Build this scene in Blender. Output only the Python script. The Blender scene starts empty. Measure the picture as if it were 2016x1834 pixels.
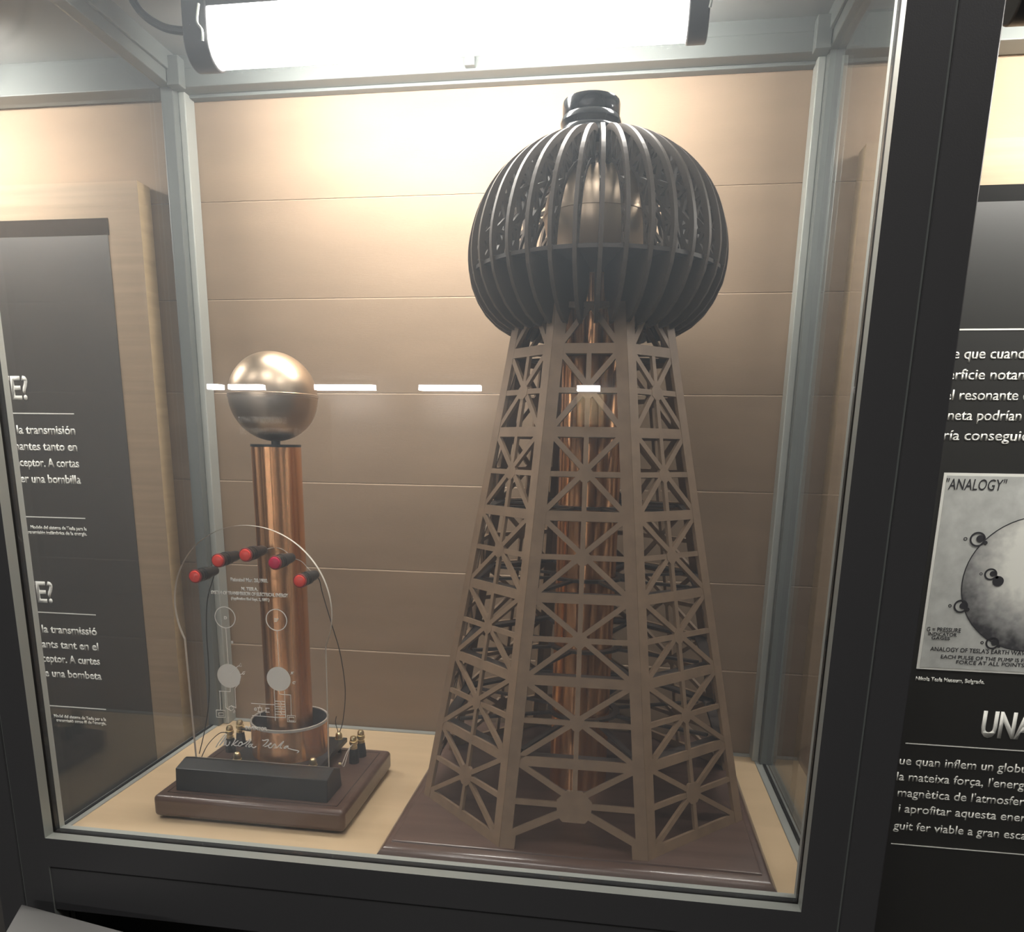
import bpy, bmesh, math, random
from mathutils import Vector, Matrix
PI = math.pi
sc = bpy.context.scene
col = sc.collection
random.seed(7)

# ------------------------------------------------------------------ camera
CAM = Vector((0.60889, -0.67949, 0.42673))
yaw, pitch, roll = 0.146227, 0.226849, 0.015463
cz, sz = math.cos(yaw), math.sin(yaw)
right = Vector((cz, sz, 0)); fwd = Vector((-sz, cz, 0)); up = Vector((0, 0, 1))
cp, sp = math.cos(pitch), math.sin(pitch)
fwd2 = cp*fwd - sp*up; up2 = sp*fwd + cp*up
cr, sr = math.cos(roll), math.sin(roll)
right2 = cr*right + sr*up2; up3 = -sr*right + cr*up2
cd = bpy.data.cameras.new('camera'); cam = bpy.data.objects.new('camera', cd); col.objects.link(cam)
M = Matrix.Identity(4)
for i in range(3):
    M[i][0] = right2[i]; M[i][1] = up3[i]; M[i][2] = -fwd2[i]; M[i][3] = CAM[i]
cam.matrix_world = M
cd.sensor_fit = 'HORIZONTAL'; cd.sensor_width = 36; cd.lens = 36*1492.3/2016
cd.shift_x = (1008-992.04)/2016; cd.shift_y = (1227.28-917)/2016
cd.clip_start = 0.02; cd.clip_end = 60
sc.camera = cam
# ------------------------------------------------------------------ world, exposure
w = bpy.data.worlds.new('world'); sc.world = w; w.use_nodes = True
w.node_tree.nodes['Background'].inputs[0].default_value = (0.9, 0.95, 1.0, 1)
w.node_tree.nodes['Background'].inputs[1].default_value = 0.06
vs = sc.view_settings
vs.view_transform = 'Standard'; vs.look = 'None'; vs.gamma = 1; vs.use_curve_mapping = False
vs.exposure = 0.0
sc.cycles.transparent_max_bounces = 24
LAMP_STRENGTH = 57.0        # radiance of the case lamps

# ------------------------------------------------------------------ materials
def newmat(name):
    m = bpy.data.materials.new(name); m.use_nodes = True
    return m, m.node_tree.nodes, m.node_tree.links
def pm(name, color, rough=0.5, metal=0.0, spec=0.5, coat=0.0, noise=0.0, nscale=40, bump=0.0, bscale=200, stretch=(1, 1, 1)):
    m, n, l = newmat(name); b = n['Principled BSDF']
    b.inputs['Base Color'].default_value = (*color, 1); b.inputs['Roughness'].default_value = rough
    b.inputs['Metallic'].default_value = metal; b.inputs['Specular IOR Level'].default_value = spec
    b.inputs['Coat Weight'].default_value = coat
    if noise or bump:
        tc = n.new('ShaderNodeTexCoord'); mp = n.new('ShaderNodeMapping'); mp.inputs['Scale'].default_value = stretch
        l.new(tc.outputs['Object'], mp.inputs['Vector'])
    if noise:
        nz = n.new('ShaderNodeTexNoise'); nz.inputs['Scale'].default_value = nscale; nz.inputs['Detail'].default_value = 6
        l.new(mp.outputs[0], nz.inputs['Vector'])
        rp = n.new('ShaderNodeValToRGB')
        rp.color_ramp.elements[0].position = 0.3; rp.color_ramp.elements[1].position = 0.7
        rp.color_ramp.elements[0].color = (*[c*(1-noise) for c in color], 1)
        rp.color_ramp.elements[1].color = (*[min(1, c*(1+noise)) for c in color], 1)
        l.new(nz.outputs['Fac'], rp.inputs[0]); l.new(rp.outputs[0], b.inputs['Base Color'])
    if bump:
        nb = n.new('ShaderNodeTexNoise'); nb.inputs['Scale'].default_value = bscale; nb.inputs['Detail'].default_value = 3
        l.new(mp.outputs[0], nb.inputs['Vector'])
        bp = n.new('ShaderNodeBump'); bp.inputs['Strength'].default_value = bump; bp.inputs['Distance'].default_value = 0.002
        l.new(nb.outputs['Fac'], bp.inputs['Height']); l.new(bp.outputs[0], b.inputs['Normal'])
    return m
def emit(name, color, s):
    m, n, l = newmat(name); n.remove(n['Principled BSDF'])
    e = n.new('ShaderNodeEmission'); e.inputs[0].default_value = (*color, 1); e.inputs[1].default_value = s
    l.new(e.outputs[0], n['Material Output'].inputs[0]); return m
def glass(name, veil=0.0, tint=(1, 1, 1), veilcol=(0.9, 0.92, 0.95)):
    # clear pane: see-through plus a Fresnel (Schlick) mirror, plus a pale film imitating lamp haze
    m, n, l = newmat(name); n.remove(n['Principled BSDF'])
    tr = n.new('ShaderNodeBsdfTransparent'); tr.inputs[0].default_value = (*tint, 1)
    gl = n.new('ShaderNodeBsdfGlossy'); gl.inputs['Roughness'].default_value = 0.0
    ge = n.new('ShaderNodeNewGeometry'); dt = n.new('ShaderNodeVectorMath'); dt.operation = 'DOT_PRODUCT'
    l.new(ge.outputs['Incoming'], dt.inputs[0]); l.new(ge.outputs['Normal'], dt.inputs[1])
    def mth(op, a, b=None):
        x = n.new('ShaderNodeMath'); x.operation = op
        for i, v in enumerate((a, b)):
            if v is None: continue
            if isinstance(v, (int, float)): x.inputs[i].default_value = v
            else: l.new(v, x.inputs[i])
        return x.outputs[0]
    c = mth('ABSOLUTE', dt.outputs['Value']); k = mth('POWER', mth('SUBTRACT', 1.0, c), 5.0)
    f = mth('ADD', mth('MULTIPLY', k, 0.96), 0.04)
    mx = n.new('ShaderNodeMixShader'); l.new(f, mx.inputs[0]); l.new(tr.outputs[0], mx.inputs[1]); l.new(gl.outputs[0], mx.inputs[2])
    out = mx.outputs[0]
    if veil:
        df = n.new('ShaderNodeBsdfDiffuse'); df.inputs[0].default_value = (*veilcol, 1)
        tl = n.new('ShaderNodeBsdfTranslucent'); tl.inputs[0].default_value = (*veilcol, 1)
        m2 = n.new('ShaderNodeMixShader'); m2.inputs[0].default_value = 0.5
        l.new(df.outputs[0], m2.inputs[1]); l.new(tl.outputs[0], m2.inputs[2])
        m3 = n.new('ShaderNodeMixShader'); m3.inputs[0].default_value = veil
        l.new(out, m3.inputs[1]); l.new(m2.outputs[0], m3.inputs[2]); out = m3.outputs[0]
    l.new(out, n['Material Output'].inputs[0]); return m

FRAMEI = pm('lightened_case_frame', (0.13, 0.142, 0.135), 0.40, 0.0, 0.5)  # frame paint lightened inside the case to stand for lamplight
FRAME = pm('dark_grey_powder_coat', (0.048, 0.048, 0.051), 0.45, 0.0, 0.5, bump=0.05, bscale=900)
FRAMEB = pm('anodised_edge_lamplit', (0.40, 0.42, 0.39), 0.38, 0.2, 0.5)  # edge grey lightened to carry the lamplight on the frame's inner faces
GASKET = pm('black_rubber', (0.012, 0.012, 0.012), 0.7, 0, 0.2)
GLASSF = glass('front_glass', 0.032, veilcol=(0.80, 0.90, 1.0))  # bluish film imitates the veiling flare round the lamp
GLASSS = glass('side_glass', 0.006)
ACRY = glass('acrylic', 0.004)
WALL = pm('brown_plank_board', (0.270, 0.196, 0.134), 0.75, 0, 0.25, noise=0.07, nscale=9, bump=0.08, bscale=300, stretch=(0.5, 1, 2.0))
TAN = pm('tan_wood_floor', (0.62, 0.465, 0.29), 0.6, 0, 0.3, noise=0.05, nscale=14, stretch=(0.25, 3, 1))
MAHO = pm('dark_stained_wood', (0.105, 0.064, 0.050), 0.28, 0, 0.5, coat=0.25, noise=0.18, nscale=16, stretch=(0.3, 4, 4))
LATT = pm('brown_stained_board', (0.235, 0.158, 0.100), 0.55, 0, 0.4, noise=0.1, nscale=60)
RIBM = pm('shaded_rib_brown', (0.082, 0.062, 0.047), 0.5, 0, 0.4)  # tower brown darkened to hold the shade of the backlit dome
DARKB = pm('dark_brown_board', (0.075, 0.062, 0.055), 0.5, 0, 0.4)
BLACKP = pm('black_plastic', (0.024, 0.026, 0.027), 0.36, 0, 0.5, bump=0.06, bscale=1500)
BLACKG = pm('black_gloss_plastic', (0.012, 0.014, 0.017), 0.16, 0, 0.5)
COPPER = pm('polished_copper', (0.94, 0.49, 0.24), 0.27, 1.0)
def brushed(m, amt, rot):
    n = m.node_tree.nodes; b = n['Principled BSDF']; b.inputs['Anisotropic'].default_value = amt; b.inputs['Anisotropic Rotation'].default_value = rot
    t = n.new('ShaderNodeTangent'); t.direction_type = 'RADIAL'; t.axis = 'Z'; m.node_tree.links.new(t.outputs[0], b.inputs['Tangent'])
brushed(COPPER, 1.0, 0.25)
BRONZE = pm('bronze_ball', (0.62, 0.49, 0.36), 0.36, 1.0)
BRASS = pm('brass', (0.90, 0.76, 0.45), 0.34, 1.0)
REDL = pm('red_lens', (0.85, 0.07, 0.05), 0.25, 0, 0.5)
REDP = pm('crimson_lens', (0.62, 0.02, 0.08), 0.25, 0, 0.5)
REDB = pm('dark_red_bezel', (0.28, 0.03, 0.03), 0.3)
def etched(name, color):
    m = pm(name, color, 0.7); n = m.node_tree.nodes; l = m.node_tree.links
    t = n.new('ShaderNodeBsdfTranslucent'); t.inputs[0].default_value = (*color, 1)
    x = n.new('ShaderNodeMixShader'); x.inputs[0].default_value = 0.2
    l.new(n['Principled BSDF'].outputs[0], x.inputs[1]); l.new(t.outputs[0], x.inputs[2]); l.new(x.outputs[0], n['Material Output'].inputs[0])
    return m
ETCH = etched('etched_white', (0.95, 0.93, 0.88)); ETCH2 = etched('etched_grey', (0.85, 0.83, 0.77))
WHITE = pm('white_print', (0.82, 0.82, 0.76), 0.6)
PANEL = pm('black_printed_panel', (0.028, 0.028, 0.027), 0.40, 0, 1.0)
HEADER = pm('matt_black_strip', (0.012, 0.012, 0.012), 0.8, 0, 0.1)
PINE = pm('pine_board', (0.52, 0.38, 0.22), 0.55, 0, 0.3, noise=0.1, nscale=8, stretch=(1, 1, 12))
BOARD = pm('brown_board_face', (0.30, 0.218, 0.142), 0.6, 0, 0.3, noise=0.10, nscale=7, stretch=(0.6, 1, 14))
CEIL = pm('grey_case_ceiling', (0.24, 0.245, 0.24), 0.6)
PAPER = pm('grey_drawing_paper', (0.50, 0.51, 0.48), 0.7, noise=0.14, nscale=50)
INK = pm('dark_pencil', (0.035, 0.035, 0.04), 0.7)
WIREB = pm('black_wire', (0.015, 0.015, 0.015), 0.4)
WIREW = pm('pale_wire', (0.55, 0.52, 0.46), 0.4)
SLAB = pm('pale_grey_slab', (0.20, 0.195, 0.19), 0.5)
ROOM = pm('dark_room_paint', (0.10, 0.095, 0.09), 0.6)
FLOORM = pm('room_floor', (0.05, 0.045, 0.04), 0.4)
LAMP = emit('lamp_diffuser', (1.0, 0.965, 0.90), LAMP_STRENGTH)
BAYL = emit('bay_lamp_diffuser', (1.0, 0.965, 0.90), 50.0)
HALL = emit('hall_lamp_tube', (1.0, 0.97, 0.93), 120.0)
ROOMFILL = emit('room_fill_diffuser', (1.0, 0.97, 0.93), 10.5)
def globe_mat():
    m, n, l = newmat('pencil_globe'); b = n['Principled BSDF']; b.inputs['Roughness'].default_value = 0.7
    tc = n.new('ShaderNodeTexCoord'); vm = n.new('ShaderNodeVectorMath'); vm.operation = 'DISTANCE'
    l.new(tc.outputs['Object'], vm.inputs[0]); vm.inputs[1].default_value = (1.178-1.3, 0.41-0.427, 0.296+0.25)
    nz = n.new('ShaderNodeTexNoise'); nz.inputs['Scale'].default_value = 90
    l.new(tc.outputs['Object'], nz.inputs['Vector'])
    ad = n.new('ShaderNodeMath'); ad.operation = 'MULTIPLY_ADD'; ad.inputs[1].default_value = 0.035
    l.new(nz.outputs['Fac'], ad.inputs[0]); l.new(vm.outputs['Value'], ad.inputs[2])
    rp = n.new('ShaderNodeValToRGB'); e = rp.color_ramp.elements
    e[0].position = 0.070; e[0].color = (0.78, 0.78, 0.71, 1); e[1].position = 0.142; e[1].color = (0.05, 0.05, 0.055, 1)
    x = e.new(0.112); x.color = (0.32, 0.32, 0.31, 1)
    l.new(ad.outputs[0], rp.inputs[0]); l.new(rp.outputs[0], b.inputs['Base Color']); return m
GLOBE = globe_mat()

# ------------------------------------------------------------------ mesh helpers
def box(bm, x0, x1, y0, y1, z0, z1):
    v = [bm.verts.new((x, y, z)) for x in (x0, x1) for y in (y0, y1) for z in (z0, z1)]
    for f in ((0, 1, 3, 2), (4, 6, 7, 5), (0, 4, 5, 1), (2, 3, 7, 6), (0, 2, 6, 4), (1, 5, 7, 3)):
        bm.faces.new([v[i] for i in f])
LAYER = 0
def bar(bm, p, q, wd, th, n, back=True):
    """strip of width wd from p to q lying in the plane of normal n, outer face at p/q, going th inward"""
    global LAYER
    LAYER = (LAYER+1) % 9
    p = Vector(p); q = Vector(q); n = Vector(n).normalized(); p = p+n*(LAYER*0.00005); q = q+n*(LAYER*0.00005); d = (q-p).normalized(); s = n.cross(d).normalized()*(wd/2)
    o = -n*th
    a = [p-s, p+s, q+s, q-s]; b = [x+o for x in a]
    va = [bm.verts.new(x) for x in a]; vb = [bm.verts.new(x) for x in b]
    fs = [va, vb[::-1]] + [[va[i], vb[i], vb[(i+1) % 4], va[(i+1) % 4]] for i in range(4)]
    for f in fs: bm.faces.new(f)
def prism(bm, poly, o):
    """closed polygon (list of Vectors) extruded by vector o"""
    o = Vector(o); va = [bm.verts.new(Vector(p)) for p in poly]; vb = [bm.verts.new(Vector(p)+o) for p in poly]
    n = len(poly)
    fs = [bm.faces.new(va[::-1]), bm.faces.new(vb)]
    side = [bm.faces.new([va[i], va[(i+1) % n], vb[(i+1) % n], vb[i]]) for i in range(n)]
    return fs, side
def strip(bm, outer, inner, o):
    """band between two polylines of equal length, extruded by o"""
    o = Vector(o); n = len(outer)
    A = [[bm.verts.new(Vector(p)) for p in L] for L in (outer, inner)]
    B = [[bm.verts.new(Vector(p)+o) for p in L] for L in (outer, inner)]
    for i in range(n-1):
        bm.faces.new([A[0][i], A[0][i+1], A[1][i+1], A[1][i]]); bm.faces.new([B[0][i], B[1][i], B[1][i+1], B[0][i+1]])
        bm.faces.new([A[0][i], B[0][i], B[0][i+1], A[0][i+1]]); bm.faces.new([A[1][i], A[1][i+1], B[1][i+1], B[1][i]])
    for k in (0, n-1): bm.faces.new([A[0][k], A[1][k], B[1][k], B[0][k]])
def lathe(bm, prof, c, seg=48, axis='Z'):
    rings = []
    for r, z in prof:
        if r < 1e-6:
            rings.append([bm.verts.new((0, 0, z))])
        else:
            rings.append([bm.verts.new((r*math.cos(2*PI*i/seg), r*math.sin(2*PI*i/seg), z)) for i in range(seg)])
    new = [v for r in rings for v in r]
    for a, b in zip(rings, rings[1:]):
        for i in range(seg):
            j = (i+1) % seg
            if len(a) == 1 and len(b) == 1: continue
            if len(a) == 1: bm.faces.new([a[0], b[i], b[j]])
            elif len(b) == 1: bm.faces.new([a[i], a[j], b[0]])
            else: bm.faces.new([a[i], a[j], b[j], b[i]])
    if axis == 'Y':   # profile axis along -Y .. +Y
        for v in new: v.co = Vector((v.co.x, v.co.z, -v.co.y))
    if axis == 'X':
        for v in new: v.co = Vector((v.co.z, v.co.x, v.co.y))
    for v in new: v.co += Vector(c)
def tube(bm, pts, r, seg=6):
    pts = [Vector(p) for p in pts]; rings = []
    for i, p in enumerate(pts):
        d = (pts[min(i+1, len(pts)-1)]-pts[max(i-1, 0)]).normalized()
        a = d.cross(Vector((0.3, 0.2, 1)) if abs(d.z) < 0.95 else Vector((1, 0.1, 0))).normalized(); b = d.cross(a)
        rings.append([bm.verts.new(p + r*(math.cos(2*PI*k/seg)*a + math.sin(2*PI*k/seg)*b)) for k in range(seg)])
    for A, B in zip(rings, rings[1:]):
        for k in range(seg): bm.faces.new([A[k], A[(k+1) % seg], B[(k+1) % seg], B[k]])
    bm.faces.new(rings[0][::-1]); bm.faces.new(rings[-1])
def smooth_path(pts, n=6):
    P = [Vector(p) for p in pts]; out = []
    for i in range(len(P)-1):
        p0, p1, p2, p3 = P[max(i-1, 0)], P[i], P[i+1], P[min(i+2, len(P)-1)]
        for k in range(n):
            t = k/n
            out.append(0.5*((2*p1)+(p2-p0)*t+(2*p0-5*p1+4*p2-p3)*t*t+(3*p1-p0-3*p2+p3)*t**3))
    return out+[P[-1]]
def poly_strokes(bm, lines, y, wd, th=0.0007, curve=False):
    for L in lines:
        P = [Vector((a, y, b)) for a, b in L]
        if curve and len(P) > 2: P = smooth_path(P, 5)
        tube(bm, P, wd/2, 5)
    for v in bm.verts:
        v.co.y = y + max(-th, min(th, v.co.y-y))

def obj(name, bm, m, parent=None, smooth=False, bevel=0, seg=2, mats=None):
    bmesh.ops.recalc_face_normals(bm, faces=bm.faces)
    me = bpy.data.meshes.new(name)
    if parent is not None:
        base = parent.get('_base', None)
        off = Vector(ORIG[parent.name])
        for v in bm.verts: v.co -= off
    bm.to_mesh(me); bm.free()
    for mm in (mats or [m]): me.materials.append(mm)
    if smooth:
        me.shade_smooth()
        me.set_sharp_from_angle(angle=math.radians(38))
    o = bpy.data.objects.new(name, me); col.objects.link(o)
    if parent is not None:
        o.parent = parent; ORIG[o.name] = ORIG[parent.name]
    else: ORIG[o.name] = (0, 0, 0)
    if bevel:
        b = o.modifiers.new('bevel', 'BEVEL'); b.width = bevel; b.segments = seg; b.limit_method = 'ANGLE'
        b.harden_normals = False
    return o
ORIG = {}
def thing(name, label, cat, loc, group=None):
    o = bpy.data.objects.new(name, None); col.objects.link(o); o.location = loc; o.empty_display_size = 0.05
    ORIG[o.name] = tuple(loc)
    o['label'] = label; o['category'] = cat
    if group: o['group'] = group
    return o
def tag(o, label, cat, group=None):
    o['label'] = label; o['category'] = cat
    if group: o['group'] = group
    return o
def struct(name, bm, m, **k):
    o = obj(name, bm, m, **k); o['kind'] = 'structure'; return o
def B(): return bmesh.new()
def bx(*a):
    bm = B(); box(bm, *a); return bm

def text_into(bm, body, x, z, size=0.018, width=None, align='L', y=0.4098, sub=None, bold=0.0, th=0.0004, shear=0.0, flip=False, mirror_out=False):
    """adds lettering standing in the XZ plane, facing -Y. width = width of `sub` (a part of body) or of the body"""
    def mk(s):
        cu = bpy.data.curves.new('t', 'FONT'); cu.body = s; cu.size = size; cu.offset = bold; cu.shear = shear; cu.resolution_u = 3
        ob = bpy.data.objects.new('t', cu); col.objects.link(ob)
        dg = bpy.context.evaluated_depsgraph_get(); dg.update()
        me = bpy.data.meshes.new_from_object(ob.evaluated_get(dg))
        bpy.data.objects.remove(ob); bpy.data.curves.remove(cu); return me
    me = mk(body)
    x0 = min(v.co.x for v in me.vertices); x1 = max(v.co.x for v in me.vertices)
    sx = 1.0
    if width:
        if sub:
            m2 = mk(sub); w0 = max(v.co.x for v in m2.vertices)-min(v.co.x for v in m2.vertices); bpy.data.meshes.remove(m2)
        else: w0 = x1-x0
        sx = width/w0
    if align == 'L': ox = x - x0*sx
    elif align == 'R': ox = x - x1*sx
    else: ox = x - (x0+x1)/2*sx
    b2 = bmesh.new(); b2.from_mesh(me); bpy.data.meshes.remove(me)
    for v in b2.verts:
        v.co = Vector((ox + v.co.x*sx, y, z+v.co.y))
    if flip:            # lettering that faces +Y, turned about its anchor
        for v in b2.verts: v.co.x = 2*x - v.co.x
    r = bmesh.ops.extrude_face_region(b2, geom=list(b2.faces))
    for e in r['geom']:
        if isinstance(e, bmesh.types.BMVert): e.co.y += (-th if not flip else th)
    tmp = bpy.data.meshes.new('tmp'); b2.to_mesh(tmp); b2.free(); bm.from_mesh(tmp); bpy.data.meshes.remove(tmp)
    return sx

# ================================================================== SETTING
DW = 0.4429; ZF = -0.0205; DP = 0.4284; CZ = 0.935
Z1 = 0.76586; PL = 0.13129
# planked wall: boards with chamfered top edges and a thin open joint
bm = B()
k0 = -4
for k in range(k0, 8):
    zt = Z1 - k*PL; zb = zt - PL + 0.0007
    prof = [(DW+0.0018, zb), (DW, zt-0.0017), (DW+0.0016, zt), (DW+0.018, zt), (DW+0.018, zb)]
    prism(bm, [Vector((-1.4, y, z)) for y, z in prof], (3.6, 0, 0))
box(bm, -1.4, 2.2, DW+0.012, DW+0.03, -0.30, 1.30)
struct('wall_back', bm, WALL)
struct('floor', bx(-4.5, 5.5, -5.5, 0.5, -0.96, -0.90), FLOORM)
struct('ceiling', bx(-4.5, 5.5, -5.5, 0.5, 2.3, 2.36), ROOM)
struct('wall_front', bx(-4.5, 5.5, -5.5, -5.42, -0.9, 2.3), ROOM)
struct('wall_left', bx(-4.56, -4.5, -5.5, 0.5, -0.9, 2.3), ROOM)
struct('wall_right', bx(5.5, 5.56, -5.5, 0.5, -0.9, 2.3), ROOM)
bm = B(); box(bm, -4.5, 5.5, 0.47, 0.5, -0.9, -0.3); box(bm, -4.5, 5.5, 0.47, 0.5, 1.3, 2.3)
box(bm, -4.5, -1.4, 0.47, 0.5, -0.3, 1.3); box(bm, 2.2, 5.5, 0.47, 0.5, -0.3, 1.3)
struct('wall_surround', bm, ROOM)

# ================================================================== DISPLAY CASE
case = thing('display_case', 'black metal framed glass display case holding the tower and the copper coil', 'showcase', (0.4, 0.2, -0.9))
XL, XR = -0.0307, 0.8405     # side panes
# front posts and bottom beam: dark faces, inner reveal coloured paler for lamplight, gasket line
def lip_mesh(bm, ax, sg):
    bm.normal_update()
    for f in bm.faces: f.material_index = 1 if f.normal[ax]*sg > 0.5 else 0
    return bm
for s, x0, x1 in ((1, -0.034, 0.0), (-1, 0.8, 0.834)):
    bm = B(); box(bm, x0, x1, 0, 0.013, -0.9, 1.02); box(bm, x0, x1, 0.0234, 0.031, -0.9, 1.02)
    if s > 0: box(bm, x0, x1-0.0025, 0.013, 0.0234, -0.9, 1.02)
    else: box(bm, x0+0.0025, x1, 0.013, 0.0234, -0.9, 1.02)
    bmesh.ops.recalc_face_normals(bm, faces=bm.faces)
    obj('front_post', lip_mesh(bm, 0, s), None, case, mats=[FRAME, FRAMEB])
    xi = x1 if s > 0 else x0
    g = B(); box(g, xi-0.0026, xi-0.0002, 0.0133, 0.0231, 0.0, 0.95) if s > 0 else box(g, xi+0.0002, xi+0.0026, 0.0133, 0.0231, 0.0, 0.95)
    obj('gasket', g, GASKET, case)
bm = B(); box(bm, 0.0, 0.8, 0, 0.013, -0.0345, 0.0); box(bm, 0.0, 0.8, 0.013, 0.0234, -0.0345, -0.0025); box(bm, 0.0, 0.8, 0.0234, 0.031, -0.0345, 0.0)
bmesh.ops.recalc_face_normals(bm, faces=bm.faces)
obj('front_beam', lip_mesh(bm, 2, 1), None, case, mats=[FRAME, FRAMEB])
obj('gasket', bx(0.0, 0.8, 0.0133, 0.0231, -0.0026, -0.0002), GASKET, case)
obj('front_beam', bx(-0.034, 0.834, 0.002, 0.03, -0.09, -0.0365), FRAME, case, bevel=0.001, seg=1)
obj('front_beam', bx(-0.034, 0.834, 0, 0.031, 0.965, 1.02), FRAME, case, bevel=0.001, seg=1)
obj('lower_panel', bx(-0.034, 0.834, 0.03, 0.045, -0.9, -0.09), FRAME, case)
# floor board and its side rails
obj('floor_board', bx(-0.0195, 0.8265, 0.031, 0.4425, -0.045, ZF), TAN, case)
for x0, x1 in ((-0.034, -0.0195), (0.8265, 0.844)):
    bm = B(); box(bm, x0, x1, 0.031, 0.4425, -0.045, ZF+0.0012)
    obj('floor_rail', bm, FRAMEB, case, bevel=0.0006, seg=1)
obj('floor_rail', bx(-0.0195, 0.8265, 0.432, 0.4428, -0.045, ZF+0.0015), FRAMEB, case)
# back posts: dark body with a lip coloured paler for lamplight
for s in (1, -1):
    X = (lambda a: a) if s > 0 else (lambda a: 0.8162-a)
    a, b = sorted((X(-0.0345), X(-0.0165))); obj('back_post', bx(a, b, 0.404, 0.4425, ZF, 0.94), FRAMEI, case, bevel=0.0012)
    a, b = sorted((X(-0.0165), X(-0.0066))); obj('post_lip', bx(a, b, 0.417, 0.4425, ZF, 0.897), FRAMEB, case, bevel=0.0015)
# back top rail with a groove
bm = B(); box(bm, -0.0345, 0.8507, 0.404, 0.428, 0.8965, 0.9185); box(bm, -0.0345, 0.8507, 0.407, 0.4425, 0.919, 0.96)
obj('back_rail', bm, FRAMEI, case, bevel=0.0012)
obj('rail_lip', bx(-0.0066, 0.8228, 0.4285, 0.4425, 0.893, 0.919), FRAMEI, case, bevel=0.001)
# side top rails
for s in (1, -1):
    X = (lambda a: a) if s > 0 else (lambda a: 0.8162-a)
    a, b = sorted((X(-0.0345), X(-0.0155))); bm = B(); box(bm, a, b, 0.031, 0.404, 0.897, 0.96)
    a, b = sorted((X(-0.0155), X(-0.011))); box(bm, a, b, 0.031, 0.404, 0.912, 0.96)
    obj('side_rail', bm, FRAMEI, case, bevel=0.001)
    a, b = sorted((X(-0.0145), X(0.0035))); bm = B(); box(bm, a, b, 0.388, 0.404, 0.893, 0.928)
    obj('corner_bracket', bm, FRAMEI, case, bevel=0.001)
bm = B(); box(bm, 0.389, 0.402, 0.394, 0.404, 0.899, 0.922); obj('rail_clip', bm, FRAMEI, case, bevel=0.001)
obj('ceiling_panel', bx(-0.03, 0.846, 0.031, 0.43, CZ, CZ+0.008), CEIL, case)
obj('front_pane', bx(0.0005, 0.7995, 0.016, 0.021, 0.0, 0.95), GLASSF, case)
obj('side_pane', bx(XL-0.003, XL, 0.0315, 0.4035, ZF+0.0013, 0.8969), GLASSS, case)
obj('side_pane', bx(XR, XR+0.003, 0.0315, 0.4035, ZF+0.0013, 0.8969), GLASSS, case)

for a, b in ((XL+0.0003, XL+0.0043), (XR-0.0043, XR-0.0003)):
    obj('gasket', bx(a, b, 0.032, 0.4035, ZF+0.0013, ZF+0.0028), GASKET, case)

# neighbouring bays (frames that butt against the case)
for nm, lab, xs in (('bay_frame', 'black frame of the text panel bay butting on the right side of the case', (0.8362, 0.868, 1.75)),
                    ('bay_frame', 'black frame of the text panel bay butting on the left side of the case', (-0.0362, -0.068, -1.05))):
    t = thing(nm, lab, 'frame', (xs[0], 0.015, -0.9))
    a, b = sorted(xs[:2]); obj('post', bx(a, b, 0, 0.031, -0.9, 1.02), FRAME, t, bevel=0.001, seg=1)
    a, b = sorted(xs[1:])
    if xs[0] > 0: a2, b2 = 0.8515, b
    else: a2, b2 = a, -0.0355
    obj('top_rail', bx(a2, b2, 0.4035, 0.4405, 0.897, 0.960), FRAMEI, t, bevel=0.001)
    xm = (xs[0]+(0.834 if xs[0] > 0 else -0.034))/2; obj('seam_strip', bx(xm-0.0008, xm+0.0008, 0.0012, 0.03, -0.9, 1.02), FRAMEI, t)
    obj('ceiling_panel', bx(a2, b2, 0.04, 0.403, CZ+0.001, CZ+0.009), CEIL, t)
    obj('top_beam', bx(a, b, 0, 0.031, 0.965, 1.02), FRAME, t)
    e = xs[2]; obj('post', bx(min(e, e+0.03), max(e, e+0.03), 0, 0.031, -0.9, 1.02), FRAME, t)
# pale slab below the frame at the lower left corner
bm = B()
A0 = Vector((-0.0289, -0.0128, -0.076)); B0 = Vector((-0.0071, -0.0609, -0.076)); C0 = Vector((0.1177, -0.0393, -0.076))
d1 = (B0-A0).normalized(); d2 = (C0-A0).normalized()
P = [A0, A0+d1*0.35, A0+d1*0.35+d2*0.16, A0+d2*0.16]
prism(bm, P, (0, 0, -0.8239))
tag(obj('plinth', bm, SLAB, bevel=0.002), 'pale grey plinth standing in front of the case at the lower left corner', 'plinth')

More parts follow.
